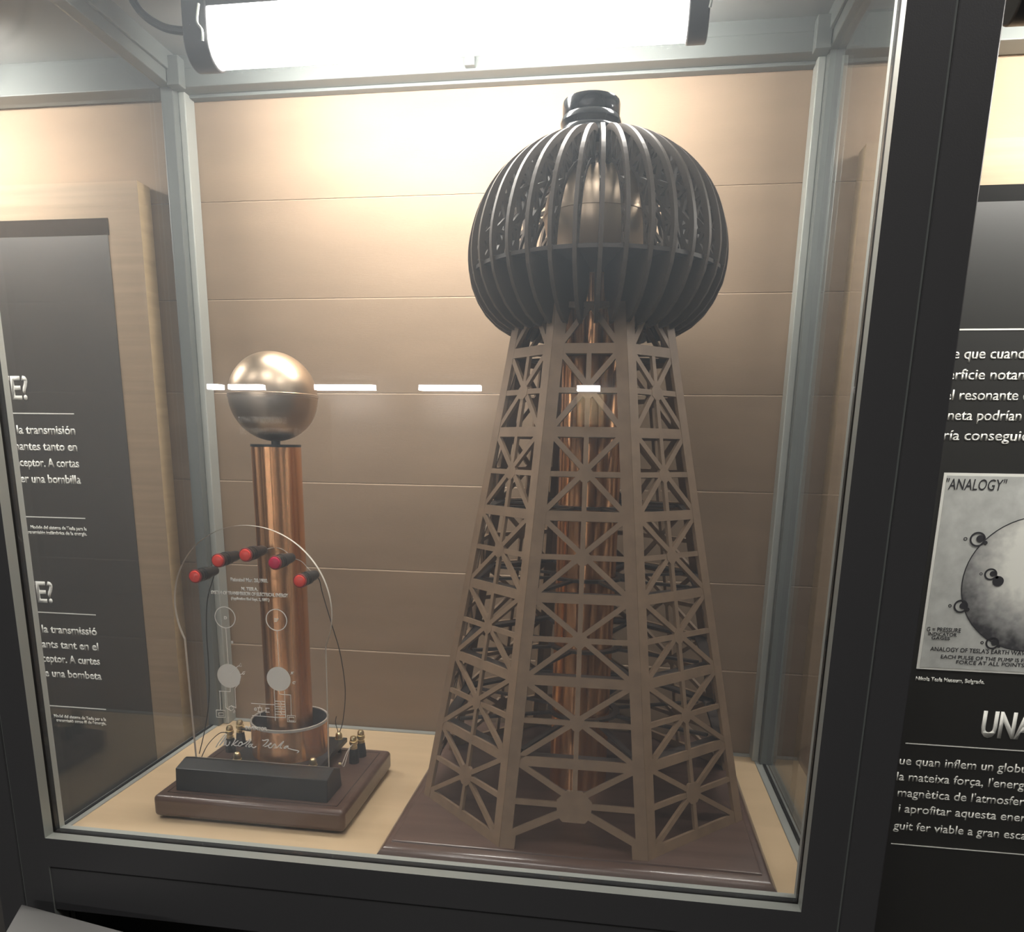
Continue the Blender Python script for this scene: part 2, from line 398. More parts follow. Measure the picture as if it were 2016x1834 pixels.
# ================================================================== LAMPS
def batten(label, x0, x1, y, z, m=LAMP, r=0.022, zt=0.873):
    """hanging batten: U-shaped diffuser of half width r round axis (y, z), flat top at zt, housing and two brackets to the ceiling"""
    t = thing('batten_lamp', label, 'lamp', ((x0+x1)/2, y, CZ))
    n = 16
    def arc(rr, top): return [(y+rr*math.sin(a), z-rr*math.cos(a)) for a in [(-0.5+i/n)*PI for i in range(n+1)]] + [(y+rr, top), (y-rr, top)]
    bm = B(); prism(bm, [Vector((x0, a, b)) for a, b in arc(r, zt)], (x1-x0, 0, 0)); obj('diffuser', bm, m, t, smooth=True)
    obj('housing', bx(x0-0.002, x1+0.002, y-r*1.05, y+r*1.05, zt+0.0003, zt+0.012), FRAME, t)
    for x in (x0+0.06, x1-0.06): obj('bracket', bx(x-0.01, x+0.01, y-0.012, y+0.012, zt+0.0122, CZ-0.0002), FRAME, t)
    for a, b in ((x0-0.030, x0-0.0004), (x1+0.0004, x1+0.022)):
        bm = B(); prism(bm, [Vector((a, p, q)) for p, q in arc(r*1.12, zt+0.0125)], (b-a, 0, 0)); e = obj('end_cap', bm, FRAME, t, smooth=True, bevel=0.002)
        c = B(); yy = y-r*1.12; m_ = (a+b)/2
        tube(c, smooth_path([(m_+0.008, yy-0.002, z+0.030), (m_+0.006, yy-0.004, z+0.012), (m_+0.011, yy-0.004, z+0.004), (m_+0.010, yy-0.002, z-0.006)], 4), 0.0016, 6)
        obj('clip', c, FRAMEB, e, smooth=True)
    return t
main = batten('white glowing batten lamp under the ceiling of the case above the tower', 0.130, 0.6550, 0.256, 0.871, zt=0.900)
bm = B(); tube(bm, smooth_path([(0.030, 0.24, 0.934), (0.034, 0.243, 0.920), (0.046, 0.247, 0.903), (0.066, 0.252, 0.892), (0.086, 0.256, 0.889), (0.101, 0.256, 0.888)], 6), 0.0045, 8)
obj('cable', bm, WIREB, main, smooth=True)
batten('batten lamp over the right hand text panel bay, end cap at top right corner', 1.00, 1.52, 0.256, 0.871, m=BAYL, zt=0.900)
batten('batten lamp over the left hand text panel bay, glowing on its planks', -0.76, -0.24, 0.256, 0.871, m=BAYL, zt=0.900)
# lamps of the showcases across the hall (seen mirrored in the front pane)
hall = [(-2.69, -2.585, 'first'), (-2.51, -2.235, 'second'), (-1.79, -1.315, 'third'), (-0.95, -0.475, 'fourth'), (0.262, 0.43, 'fifth')]
for a, b, nth in hall:
    t = thing('tube_lamp', 'white tube lamp across the hall mirrored in the front pane, %s from the left' % nth, 'lamp', ((a+b)/2, -5.25, 0.91))
    bm = B(); box(bm, a, b, -5.27, -5.19, 0.855, 0.892); obj('tube', bm, HALL, t)
    bm = B(); box(bm, a-0.01, b+0.01, -5.29, -5.20, 0.894, 0.93); obj('housing', bm, FRAME, t)
for i, (x, nth) in enumerate(((-1.2, 'left'), (0.35, 'middle'), (1.9, 'right'))):  # unseen ceiling panels added to fill the front of the case with light
    t = thing('ceiling_fill_light', 'square fill light added unseen above the front of the case, %s one of three' % nth, 'lamp', (x, -1.3, 2.3))
    obj('diffuser', bx(x-0.35, x+0.35, -1.65, -0.95, 2.285, 2.2995), ROOMFILL, t)
    bm = B()
    for a in ((x-0.39, x-0.351, -1.69, -0.91), (x+0.351, x+0.39, -1.69, -0.91), (x-0.35, x+0.35, -1.69, -1.651), (x-0.35, x+0.35, -0.949, -0.91)): box(bm, *a, 2.28, 2.2995)
    obj('trim_frame', bm, FRAME, t)
t = thing('wall_text_panel', 'dark text panel across the hall, its mirrored lettering showing on the ball', 'sign', (-2.3, -5.4, 0.4))
obj('board', bx(-2.75, -1.75, -5.415, -5.385, -0.3, 0.80), PANEL, t)
bm = B()
text_into(bm, 'EL OSCILADOR MECÁNICO', -2.12, 0.60, size=0.075, width=0.42, y=-5.3845, flip=True, th=0.001, bold=0.001)
text_into(bm, 'Y EL TERREMOTO DE NUEVA YORK', -2.0, 0.51, size=0.075, width=0.54, y=-5.3845, flip=True, th=0.001, bold=0.001)
obj('heading', bm, WHITE, t)
t = thing('wall_board', 'plain wood board lit by a lamp across the hall, mirrored on the tower', 'board', (0.345, -5.4, 0.4))
obj('board', bx(0.255, 0.46, -5.415, -5.385, 0.62, 0.85), PINE, t)

# ================================================================== TEXT PANEL BOARDS
YB = 0.411; YT = 0.4100
def tx(parent, name, lines, m=WHITE, **kw):
    bm = B()
    for a in lines:
        k = dict(kw); k.update(a[3] if len(a) > 3 else {})
        text_into(bm, a[0], a[1], a[2], y=YT, **k)
    return obj(name, bm, m, parent)
lb = thing('info_board', 'black and wood text board seen through the left glass, white lines ending flush right', 'sign', (-0.6, 0.427, -0.25))
def board_mesh(*a):
    bm = bx(*a)
    bm.normal_update()
    for f in bm.faces: f.material_index = 0 if abs(f.normal.y) > 0.5 else 1
    return bm
obj('wood_board', board_mesh(-1.2, -0.0845, YB, DW-0.0016, -0.30, 0.787), None, lb, mats=[BOARD, PINE])
pn = obj('printed_panel', bx(-1.15, -0.1365, YB-0.0008, YB-0.0001, -0.28, 0.7175), PANEL, lb)
obj('header_strip', bx(-1.15, -0.1345, YB-0.0009, YB-0.0001, 0.7177, 0.7400), HEADER, lb)
YT = YB-0.0009
tx(pn, 'heading', [('TE?', -0.2935, 0.4895, dict(size=0.0485, width=0.0285, sub='E?', align='R'))], bold=0.0011)
tx(pn, 'heading', [('TE?', -0.2925, 0.1712, dict(size=0.0485, width=0.0300, sub='E?', align='R'))], bold=0.0011)
R_ = dict(align='R', size=0.0186)
tx(pn, 'paragraph', [('de la transmisión', -0.2217, 0.4377, dict(width=0.1000, sub='la transmisión')),
    ('resonantes tanto en', -0.2217, 0.4129, dict(width=0.0581, sub='tanto en')),
    ('el receptor. A cortas', -0.2215, 0.3880, dict(width=0.0537, sub='A cortas')),
    ('encender una bombilla', -0.2216, 0.3632, dict(width=0.0848, sub='una bombilla'))], bold=0.0004, **R_)
tx(pn, 'paragraph', [('de la transmissió', -0.2224, 0.1197, dict(width=0.0990, sub='la transmissió')),
    ('ressonants tant en el', -0.2223, 0.0940, dict(width=0.0686, sub='tant en el')),
    ('el receptor. A curtes', -0.2225, 0.0694, dict(width=0.0555, sub='A curtes')),
    ('encendre una bombeta', -0.2226, 0.0440, dict(width=0.0904, sub='una bombeta'))], bold=0.0004, **R_)
for c in (('Modelo del sistema de Tesla para la', -0.2205, 0.2905, dict(width=0.0982)),
    ('transmisión inalámbrica de la energía.', -0.2210, 0.2825, dict(width=0.1060)),
    ('Model del sistema de Tesla per a la', -0.2229, -0.0280, dict(width=0.0962)),
    ('transmissió sense fil de l\'energia.', -0.2232, -0.0352, dict(width=0.0925))):
    tx(pn, 'caption', [c], size=0.0078, align='R', bold=0.0002)
for z in (0.4686, 0.3096, 0.1540, -0.0075): obj('rule', bx(-0.52, -0.2208, YT-0.0004, YT, z-0.0008, z+0.0008), WHITE, pn)

rb = thing('info_board', 'black and wood text board on the right with a grey globe drawing', 'sign', (1.3, 0.427, -0.25))
obj('wood_board', board_mesh(0.888, 2.1, YB, DW-0.0016, -0.30, 0.7975), None, rb, mats=[BOARD, PINE])
pn = obj('printed_panel', bx(0.9385, 2.05, YB-0.0008, YB-0.0001, -0.28, 0.7281), PANEL, rb)
obj('header_strip', bx(0.9365, 2.05, YB-0.0009, YB-0.0001, 0.7283, 0.7466), HEADER, rb)
def fit(body, sub, wsub, xs):   # left-anchored line: `sub` of width wsub begins at xs, earlier letters run on to the left
    return body, sub, wsub, xs
def rline(bm, body, sub, xs, z, wsub, size=0.0186, **k):
    pre = body[:body.index(sub)]
    tmp = B()
    text_into(tmp, body, 0, 0, size=size, width=wsub, sub=sub, y=YT, **k)
    # find where `sub` starts: measure prefix + sub against sub
    t2 = B(); text_into(t2, pre+sub, 0, 0, size=size, width=wsub, sub=sub, y=YT, **k)
    wid = max(v.co.x for v in t2.verts)
    t2.free()
    dx = xs - (wid - wsub)
    me = bpy.data.meshes.new('x')
    for v in tmp.verts: v.co.x += dx; v.co.z += z
    tmp.to_mesh(me); tmp.free(); bm.from_mesh(me); bpy.data.meshes.remove(me)
bm = B(); kb = dict(bold=0.0002)
rline(bm, 'de que cuando', 'que cuand', 1.0335, 0.5466, 0.0708, **kb)
rline(bm, 'superficie notan', 'notan', 1.0680, 0.5212, 0.0402, **kb)
rline(bm, 'el resonante en', 'resonante', 1.0350, 0.4962, 0.0695, **kb)
rline(bm, 'planeta podrían', 'podrían', 1.0597, 0.4712, 0.0524, **kb)
rline(bm, 'habría conseguido', 'consegui', 1.0480, 0.4461, 0.0670, **kb)
obj('paragraph', bm, WHITE, pn)
bm = B(); kb = dict(bold=0.00015)
rline(bm, 'que quan inflem un globus', 'quan inflem', 1.0469, -0.0063, 0.0804, **kb)
rline(bm, 'la mateixa força, l\'energia', 'mateixa força', 1.0406, -0.0307, 0.0964, **kb)
rline(bm, 'magnètica de l\'atmosfera', 'magnètica de', 1.0288, -0.0556, 0.0926, **kb)
rline(bm, 'i aprofitar aquesta energia', 'aprofitar', 1.0414, -0.0801, 0.0633, **kb)
rline(bm, 'guit fer viable a gran escala', 'guit fer', 1.0295, -0.1075, 0.0510, **kb)
obj('paragraph', bm, WHITE, pn)
bm = B(); text_into(bm, 'UNA', 1.1255, 0.0445, size=0.052, width=0.067, y=YT, bold=0.0018); obj('heading', bm, WHITE, pn)
bm = B(); text_into(bm, 'Nikola Tesla Museum, Belgrade.', 1.0310, 0.1202, size=0.0082, width=0.0890, y=YT, bold=0.0002); obj('caption', bm, WHITE, pn)
obj('rule', bx(0.99, 1.6, YT-0.0004, YT, 0.5806, 0.5826), WHITE, pn)
for z in (0.0264, -0.1308): obj('rule', bx(1.0296, 1.6, YT-0.0004, YT, z-0.0007, z+0.0007), WHITE, pn)
# framed drawing printed on the board
pc = obj('drawing', bx(1.0297, 1.36, YB-0.0016, YB-0.0009, 0.1370, 0.4048), WHITE, rb)
YT = YB-0.0017
obj('paper', bx(1.0335, 1.36, YT-0.0003, YT, 0.1402, 0.4012), PAPER, pc)
GC = (1.1625, 0.2610); GR = 0.0905
def disc(bm, cx, cz_, r, y, th, seg=48, sx=1.0):
    prism(bm, [Vector((cx+r*sx*math.cos(2*PI*i/seg), y, cz_+r*math.sin(2*PI*i/seg))) for i in range(seg)], (0, -th, 0))
def ringm(bm, cx, cz_, r, wd, y, th, seg=48):
    pa = [Vector((cx+(r+wd/2)*math.cos(2*PI*i/seg), y, cz_+(r+wd/2)*math.sin(2*PI*i/seg))) for i in range(seg+1)]
    pb = [Vector((cx+(r-wd/2)*math.cos(2*PI*i/seg), y, cz_+(r-wd/2)*math.sin(2*PI*i/seg))) for i in range(seg+1)]
    strip(bm, pa, pb, (0, -th, 0))
bm = B(); disc(bm, GC[0], GC[1], GR, YT-0.0004, 0.0002, 64); g = obj('globe', bm, GLOBE, pc)
# keep the globe shading in board coordinates
bm = B(); ringm(bm, GC[0], GC[1], GR+0.0006, 0.0012, YT-0.0004, 0.0004, 64)
for cx, cz2, r in ((1.0823, 0.3191, 0.0088), (1.1051, 0.2730, 0.0070), (1.0742, 0.2280, 0.0080), (1.121, 0.1789, 0.0075)):
    ringm(bm, cx, cz2, r, 0.0022, YT-0.0007, 0.0003, 24); disc(bm, cx+r*0.35, cz2+r*0.1, r*0.55, YT-0.0007, 0.0003, 16)
    ringm(bm, cx-r*1.7, cz2, r*0.22, 0.0009, YT-0.0004, 0.0003, 12); disc(bm, cx+r*1.15, cz2-r*0.5, r*0.3, YT-0.0008, 0.0003, 12)
disc(bm, 1.1155, 0.2640, 0.0070, YT-0.0008, 0.0003, 24)
obj('outline', bm, INK, pc)
for a in (('"ANALOGY"', 1.0335, 0.3832, dict(size=0.0205, width=0.0735, shear=0.12)), ('G = PRESSURE', 1.0356, 0.1915, dict(size=0.0085, width=0.0435)),
    ('INDICATOR', 1.0384, 0.1855, dict(size=0.0070, width=0.0365)), ('GAGES', 1.0433, 0.1803, dict(size=0.0065, width=0.0235)),
    ("ANALOGY OF TESLA'S EARTH WAVES", 1.0439, 0.1640, dict(size=0.0085, width=0.1105, sub="ANALOGY OF TESLA'S EARTH W")),
    ('EACH PULSE OF THE PUMP IS FELT', 1.0589, 0.1540, dict(size=0.0075, width=0.0991, sub='EACH PULSE OF THE PUMP IS')),
    ('FORCE AT ALL POINTS', 1.0795, 0.1473, dict(size=0.0075, width=0.0860))):
    bm = B(); text_into(bm, a[0], a[1], a[2], y=YT-0.0004, **a[3]); obj('lettering', bm, INK, pc)

# ================================================================== COPPER COIL MODEL (left)
ZB = 0.0106
cx0, cx1, cy0, cy1 = 0.0664, 0.3088, 0.0968, 0.2881
coil = thing('coil_model', 'small copper tube coil with bronze ball and clear acrylic panel on dark wooden base', 'model', (0.1876, 0.19, ZF))
bm = B(); box(bm, cx0, cx1, cy0, cy1, ZF+0.0035, ZB)
obj('wooden_base', bm, MAHO, coil, smooth=True, bevel=0.006, seg=4)
bm = B()
for i, o in ((0.0125, 0.0132),):
    for a in ((cx0+i, cx1-i, cy0+i, cy0+o), (cx0+i, cx1-i, cy1-o, cy1-i), (cx0+i, cx0+o, cy0+i, cy1-i), (cx1-o, cx1-i, cy0+i, cy1-i)):
        box(bm, *a, ZB-0.001, ZB+0.0004)
obj('groove_line', bm, BLACKP, coil)
for x in (cx0+0.02, cx1-0.02):
    for y in (cy0+0.02, cy1-0.02): bm = B(); lathe(bm, [(0, ZF), (0.007, ZF), (0.007, ZF+0.004), (0, ZF+0.004)], (x, y, 0), 16); obj('foot', bm, GASKET, coil)
# control box: long black prism with sloping shoulders
prof = [(0.1155, ZB), (0.1178, 0.0388), (0.1385, 0.0440), (0.1425, 0.0440), (0.1604, 0.0366), (0.1652, ZB)]
bm = B(); prism(bm, [Vector((0.0868, y, z)) for y, z in prof], (0.195, 0, 0)); obj('control_box', bm, BLACKP, coil, bevel=0.0009)
bm = B(); tube(bm, [(0.2812, 0.158, 0.0432), (0.2840, 0.1585, 0.0430)], 0.0016, 8); obj('screw', bm, BRASS, coil)
# raised black platform
ptx0, ptx1, pty0, pty1 = 0.1265, 0.2495, 0.1672, 0.2745
obj('platform', bx(ptx0, ptx1, pty0, pty1, 0.0235, 0.0300), BLACKP, coil, bevel=0.0006)
for x in (0.1371, 0.2400):
    for y in (0.1760, 0.2675):
        bm = B(); tube(bm, [(x, y, ZB), (x, y, 0.0236)], 0.003, 10); obj('spacer', bm, BLACKP, coil, smooth=True)
        bm = B()
        lathe(bm, [(0.0056, 0.0300), (0.0056, 0.0310), (0.0046, 0.0312), (0.0046, 0.0350), (0.0041, 0.0380), (0.0026, 0.0398), (0, 0.0404)], (x, y, 0), 20)
        obj('cap_nut', bm, BRASS, coil, smooth=True)
TX, TY = 0.1905, 0.2220
bm = B(); lathe(bm, [(0.0500, 0.0300), (0.0500, 0.0742), (0.0484, 0.0742), (0.0484, 0.0300)], (TX, TY, 0), 96); ring = obj('primary_ring', bm, COPPER, coil, smooth=True)
bm = B(); lathe(bm, [(0.0503, 0.0712), (0.0503, 0.0746), (0.0481, 0.0746), (0.0481, 0.0712)], (TX, TY, 0), 96); obj('rim', bm, WIREW, ring, smooth=True)
bm = B(); lathe(bm, [(0.0479, 0.0302), (0.0479, 0.0730), (0.0482, 0.0730), (0.0482, 0.0302)], (TX, TY, 0), 96); obj('liner', bm, BLACKP, ring, smooth=True)
bm = B(); lathe(bm, [(0, 0.0301), (0.0297, 0.0301), (0.0297, 0.4255), (0.0285, 0.4268), (0, 0.4268)], (TX, TY, 0), 96); tb = obj('secondary_tube', bm, COPPER, coil, smooth=True)
bm = B(); lathe(bm, [(0.0300, 0.4245), (0.0300, 0.4275), (0, 0.4275)], (TX, TY, 0), 64); obj('tube_cap', bm, BLACKP, coil)
bm = B(); tube(bm, [(TX, TY, 0.4274), (TX, TY, 0.436)], 0.0055, 12); obj('neck', bm, BLACKP, coil, smooth=True)
SR = 0.0522; SZc = 0.4835
bm = B(); seam = 0.0014
prof = [(SR*math.cos(a), SZc + SR*math.sin(a)) for a in [(-0.5+i/40)*PI for i in range(41)]]
prof = [p for p in prof if abs(p[1]-SZc) > 0.004]
lo = [p for p in prof if p[1] < SZc]; hi = [p for p in prof if p[1] > SZc]
prof = [(0, lo[0][1])] + lo[1:] + [(SR*1.0, SZc-0.0035), (SR*1.0, SZc-0.001), (SR*1.018, SZc-0.0008), (SR*1.018, SZc+0.0022), (SR*1.0, SZc+0.0028)] + hi[:-1] + [(0, hi[-1][1])]
lathe(bm, prof, (TX-0.0002, TY, 0), 72); obj('ball', bm, BRONZE, coil, smooth=True)
# acrylic panel: round head on a narrower stem
ACX, ACZ, ACR = 0.1825, 0.2360, 0.0993; ay = 0.1500
xs0, xs1 = 0.0945, 0.2708
zl = 0.192
a0 = math.atan2(zl-ACZ, xs1+0.003-ACX); 
pts = []
half = math.acos(min(1, (xs1+0.002-ACX)/ACR))
a_start = -half; a_end = PI+half
pts = [Vector((xs0, ay, 0.0395)), Vector((xs1, ay, 0.0395))]
N = 72
pts += [Vector((ACX+ACR*math.cos(a_start+(a_end-a_start)*i/N), ay, ACZ+ACR*math.sin(a_start+(a_end-a_start)*i/N))) for i in range(N+1)]
bm = B(); fs, side = prism(bm, pts, (0, 0.004, 0))
for f in side: f.material_index = 1
acr = obj('acrylic_panel', bm, ACRY, coil, mats=[ACRY, pm('polished_acrylic_edge', (0.75, 0.72, 0.64), 0.3, 0, 0.5)])
ye = 0.1497
kw = dict(y=ye, th=0.0008, align='C', bold=0.00018)
for a in (('Patented Mar. 20,1900.', 0.1822, 0.2690, dict(size=0.0062, width=0.0467)), ('N. TESLA.', 0.1821, 0.2584, dict(size=0.0058, width=0.0204)),
    ('SYSTEM OF TRANSMISSION OF ELECTRICAL ENERGY', 0.1813, 0.2525, dict(size=0.0058, width=0.0969)),
    ('(Application filed Sept. 2, 1897.)', 0.1819, 0.2467, dict(size=0.0046, width=0.0483)), ('INVENTOR', 0.1796, 0.0832, dict(size=0.0062, width=0.0284)),
    ('D', 0.1489, 0.2222, dict(size=0.0050)), ("D'", 0.2136, 0.2222, dict(size=0.0058)), ('B', 0.1555, 0.1925, dict(size=0.0045)),
    ("A'", 0.2300, 0.1580, dict(size=0.0045)), ("C'", 0.2318, 0.1460, dict(size=0.0045)), ('G', 0.1800, 0.1088, dict(size=0.0050))):
    bm = B(); text_into(bm, a[0], a[1], a[2], **kw, **a[3]); obj('etched_text', bm, ETCH, acr)
SIG = [[(0.1238, 0.0563), (0.1277, 0.0623), (0.1334, 0.0696), (0.138, 0.0745), (0.1391, 0.0737), (0.1362, 0.0692), (0.1318, 0.0632), (0.1289, 0.0592)], [(0.1289, 0.0592), (0.1335, 0.0639), (0.1387, 0.0717), (0.1369, 0.0664), (0.1347, 0.06), (0.1365, 0.0612), (0.1386, 0.0665), (0.1376, 0.0608), (0.1389, 0.0594), (0.1413, 0.061), (0.1433, 0.0652)], [(0.1513, 0.0695), (0.1485, 0.065), (0.145, 0.0599)], [(0.1543, 0.0674), (0.1495, 0.0634), (0.1474, 0.0626), (0.1499, 0.0605), (0.1533, 0.0608)], [(0.1533, 0.0608), (0.1564, 0.065), (0.1593, 0.0655), (0.1591, 0.0627), (0.1561, 0.0602), (0.1541, 0.0606)], [(0.1591, 0.0624), (0.1644, 0.0651), (0.1698, 0.07), (0.1712, 0.0695), (0.1678, 0.0647), (0.1642, 0.0616), (0.1649, 0.06)], [(0.1717, 0.0639), (0.1694, 0.0632), (0.1678, 0.0605), (0.1697, 0.0603), (0.1734, 0.0643), (0.1718, 0.0616), (0.1742, 0.0595), (0.1777, 0.0612)], [(0.1865, 0.0707), (0.1884, 0.07), (0.1947, 0.0716), (0.191, 0.0665), (0.1869, 0.0628)], [(0.189, 0.0618), (0.1931, 0.0635), (0.1978, 0.0664), (0.1967, 0.0669), (0.1942, 0.0633), (0.1952, 0.0609), (0.198, 0.0614)], [(0.198, 0.0614), (0.2022, 0.0665), (0.2038, 0.0641), (0.2031, 0.0615), (0.2014, 0.061), (0.2054, 0.0619)], [(0.2054, 0.0619), (0.2101, 0.0668), (0.2139, 0.0705), (0.2136, 0.0693), (0.21, 0.0645), (0.2093, 0.0622), (0.2115, 0.0615)], [(0.2201, 0.065), (0.2167, 0.0645), (0.2143, 0.0623), (0.216, 0.0619), (0.2195, 0.0644), (0.2199, 0.0622), (0.2249, 0.0609), (0.2334, 0.0595), (0.2311, 0.0571)]]
bm = B(); poly_strokes(bm, SIG, ye, 0.0013, curve=True); obj('etched_signature', bm, ETCH, acr)
DRW = [[(0.1748, 0.1175), (0.2053, 0.1178)], [(0.1751, 0.1019), (0.2054, 0.1015), (0.2185, 0.102)], [(0.2058, 0.1371), (0.2057, 0.1226), (0.2051, 0.1015), (0.2052, 0.0972)], [(0.2191, 0.1365), (0.2188, 0.1234), (0.2187, 0.1021)], [(0.2055, 0.1224), (0.2187, 0.1227)], [(0.2053, 0.119), (0.2185, 0.1192)], [(0.2055, 0.1156), (0.2186, 0.116)], [(0.2055, 0.1124), (0.2186, 0.1128)], [(0.2055, 0.109), (0.2187, 0.1092)], [(0.2055, 0.1056), (0.2186, 0.106)], [(0.2123, 0.1358), (0.2123, 0.1317), (0.2267, 0.1316)], [(0.1827, 0.1125), (0.1888, 0.1127)], [(0.1823, 0.1073), (0.1888, 0.1075)], [(0.1859, 0.1159), (0.1859, 0.1127)], [(0.1858, 0.1073), (0.1858, 0.1027)], [(0.1839, 0.1122), (0.1838, 0.1075)], [(0.1881, 0.1125), (0.188, 0.1078)], [(0.1928, 0.1126), (0.1983, 0.1128)], [(0.1924, 0.1074), (0.198, 0.1076)], [(0.1938, 0.1125), (0.1937, 0.1075)], [(0.2127, 0.1223), (0.2143, 0.1192), (0.2123, 0.1159), (0.2143, 0.1128), (0.2121, 0.1091), (0.2143, 0.1059), (0.212, 0.1045)], [(0.221, 0.1051), (0.2314, 0.1053), (0.2313, 0.0972), (0.2206, 0.0968), (0.221, 0.1051)], [(0.2227, 0.103), (0.2295, 0.1032), (0.2296, 0.0985), (0.2226, 0.0984), (0.2227, 0.103)], [(0.2267, 0.1316), (0.226, 0.1054)], [(0.1337, 0.1307), (0.1483, 0.1308)], [(0.1345, 0.1302), (0.1339, 0.1064)], [(0.1414, 0.131), (0.1409, 0.1099)], [(0.1548, 0.1357), (0.1543, 0.1104)], [(0.1487, 0.1366), (0.1483, 0.1308)], [(0.1409, 0.1099), (0.1475, 0.106), (0.1507, 0.108), (0.1509, 0.111), (0.1484, 0.1126), (0.1452, 0.1111), (0.1454, 0.1076), (0.1475, 0.1064)], [(0.1547, 0.11), (0.1509, 0.1119), (0.1479, 0.113)], [(0.1548, 0.1357), (0.1608, 0.1421), (0.1634, 0.1511), (0.1625, 0.1544)], [(0.1481, 0.1519), (0.1597, 0.1635), (0.1615, 0.1645)], [(0.1634, 0.1541), (0.166, 0.1549)], [(0.1619, 0.1645), (0.1645, 0.1684), (0.1653, 0.1641), (0.1619, 0.1645)], [(0.166, 0.1549), (0.167, 0.1572), (0.1692, 0.158), (0.1684, 0.1548), (0.1664, 0.1542)], [(0.1279, 0.1058), (0.1398, 0.1059), (0.1396, 0.0968), (0.1276, 0.0964), (0.1279, 0.1058)], [(0.1309, 0.1023), (0.1371, 0.1027), (0.1368, 0.0988), (0.1309, 0.0984), (0.1309, 0.1023)], [(0.1504, 0.1049), (0.1524, 0.1072), (0.1526, 0.1051), (0.1514, 0.1033), (0.1504, 0.1049)],
    [(0.1482, 0.2107), (0.1482, 0.1665)], [(0.2135, 0.2107), (0.2135, 0.1665)]]
for part in ([L for L in DRW if L[0][0] < 0.171], [L for L in DRW if L[0][0] >= 0.171]):
    bm = B(); poly_strokes(bm, part, ye, 0.00085); obj('etched_drawing', bm, ETCH, acr)
for x in (0.1482, 0.2134): bm = B(); ringm(bm, x, 0.2243, 0.0129, 0.0010, ye+0.0003, 0.0005, 40); obj('etched_circle', bm, ETCH, acr)
for x in (0.1480, 0.2122): bm = B(); disc(bm, x, 0.1510, 0.0152, ye+0.0003, 0.0004, 48); obj('etched_disc', bm, ETCH2, acr)
# red indicator lights through the panel
for i, (x, z) in enumerate(((0.1187, 0.2743), (0.1491, 0.2942), (0.1838, 0.3020), (0.2193, 0.2941), (0.2487, 0.2741))):
    bm = B(); lathe(bm, [(0.0070, 0.1420), (0.0082, 0.1422), (0.0084, 0.1440), (0.0084, 0.1462), (0.0076, 0.1492), (0.0074, 0.1494), (0.0074, 0.1560), (0.0080, 0.1562), (0.0080, 0.1650), (0.0066, 0.1660), (0.0064, 0.1800), (0.0054, 0.1870), (0, 0.1870)], (x, 0, z), 28, 'Y')
    b = obj('indicator_light', bm, BLACKP, coil, smooth=True)
    bm = B(); lathe(bm, [(0, 0.1385), (0.0052, 0.1386), (0.0064, 0.1392), (0.0070, 0.1410), (0.0070, 0.1438), (0, 0.1438)], (x, 0, z), 28, 'Y')
    obj('lens', bm, REDP if i == 3 else REDL, b, smooth=True)
    bm = B(); lathe(bm, [(0.0070, 0.1408), (0.0081, 0.1409), (0.0083, 0.1421), (0.0070, 0.1421)], (x, 0, z), 28, 'Y')
    obj('bezel', bm, REDB, b, smooth=True)
# terminals: black posts with brass tops
for x, y in ((0.0917, 0.2428), (0.0950, 0.2655), (0.2720, 0.2372), (0.2745, 0.2600)):
    bm = B(); lathe(bm, [(0, ZB), (0.0072, ZB), (0.0072, ZB+0.006), (0.0056, ZB+0.020), (0, ZB+0.020)], (x, y, 0), 8); t = obj('terminal', bm, BLACKP, coil)
    z = ZB+0.020
    bm = B(); lathe(bm, [(0, z), (0.0050, z), (0.0050, z+0.0035), (0.0038, z+0.004), (0.0038, z+0.006), (0.0055, z+0.0065), (0.0055, z+0.0105), (0.0042, z+0.011), (0.0046, z+0.0125), (0.0046, z+0.0150), (0.0030, z+0.0175), (0, z+0.0182)], (x, y, 0), 20)
    obj('brass_nut', bm, BRASS, t, smooth=True)
def wire(pts, r, m, n=8):
    bm = B(); tube(bm, smooth_path(pts, n), r, 6); obj('wire', bm, m, coil, smooth=True)
wire([(0.1187, 0.187, 0.272), (0.113, 0.190, 0.262), (0.1035, 0.190, 0.235), (0.1005, 0.188, 0.195), (0.1015, 0.185, 0.150), (0.1010, 0.180, 0.105), (0.0975, 0.172, 0.070), (0.0930, 0.162, 0.040)], 0.0006, WIREB)
wire([(0.2487, 0.187, 0.273), (0.2505, 0.195, 0.266), (0.2520, 0.200, 0.248), (0.2590, 0.210, 0.205), (0.2625, 0.225, 0.165), (0.2600, 0.245, 0.110), (0.2480, 0.265, 0.060), (0.2410, 0.2675, 0.0392)], 0.0006, WIREB)
wire([(0.2405, 0.2670, 0.0370), (0.2440, 0.250, 0.030), (0.2490, 0.22, 0.032), (0.2600, 0.18, 0.040), (0.2680, 0.160, 0.044)], 0.0005, WIREB)
wire([(0.0917, 0.2370, 0.0400), (0.0860, 0.225, 0.0430), (0.0820, 0.20, 0.035), (0.0860, 0.172, 0.022), (0.0890, 0.164, 0.016)], 0.0006, WIREB)
wire([(0.2720, 0.2320, 0.0380), (0.2700, 0.22, 0.034), (0.2740, 0.19, 0.030), (0.2830, 0.165, 0.038), (0.2838, 0.160, 0.0425)], 0.0005, WIREW)
wire([(0.2720, 0.2425, 0.0380), (0.2680, 0.23, 0.030), (0.2750, 0.195, 0.026), (0.2835, 0.166, 0.036), (0.2842, 0.160, 0.0430)], 0.0005, WIREW)
wire([(0.2405, 0.2600, 0.066), (0.2380, 0.262, 0.056), (0.2400, 0.2660, 0.040)], 0.0005, WIREB)
wire([(0.0950, 0.2655, 0.0360), (0.110, 0.262, 0.036), (0.128, 0.250, 0.040), (0.1405, 0.240, 0.042)], 0.0022, WIREB)
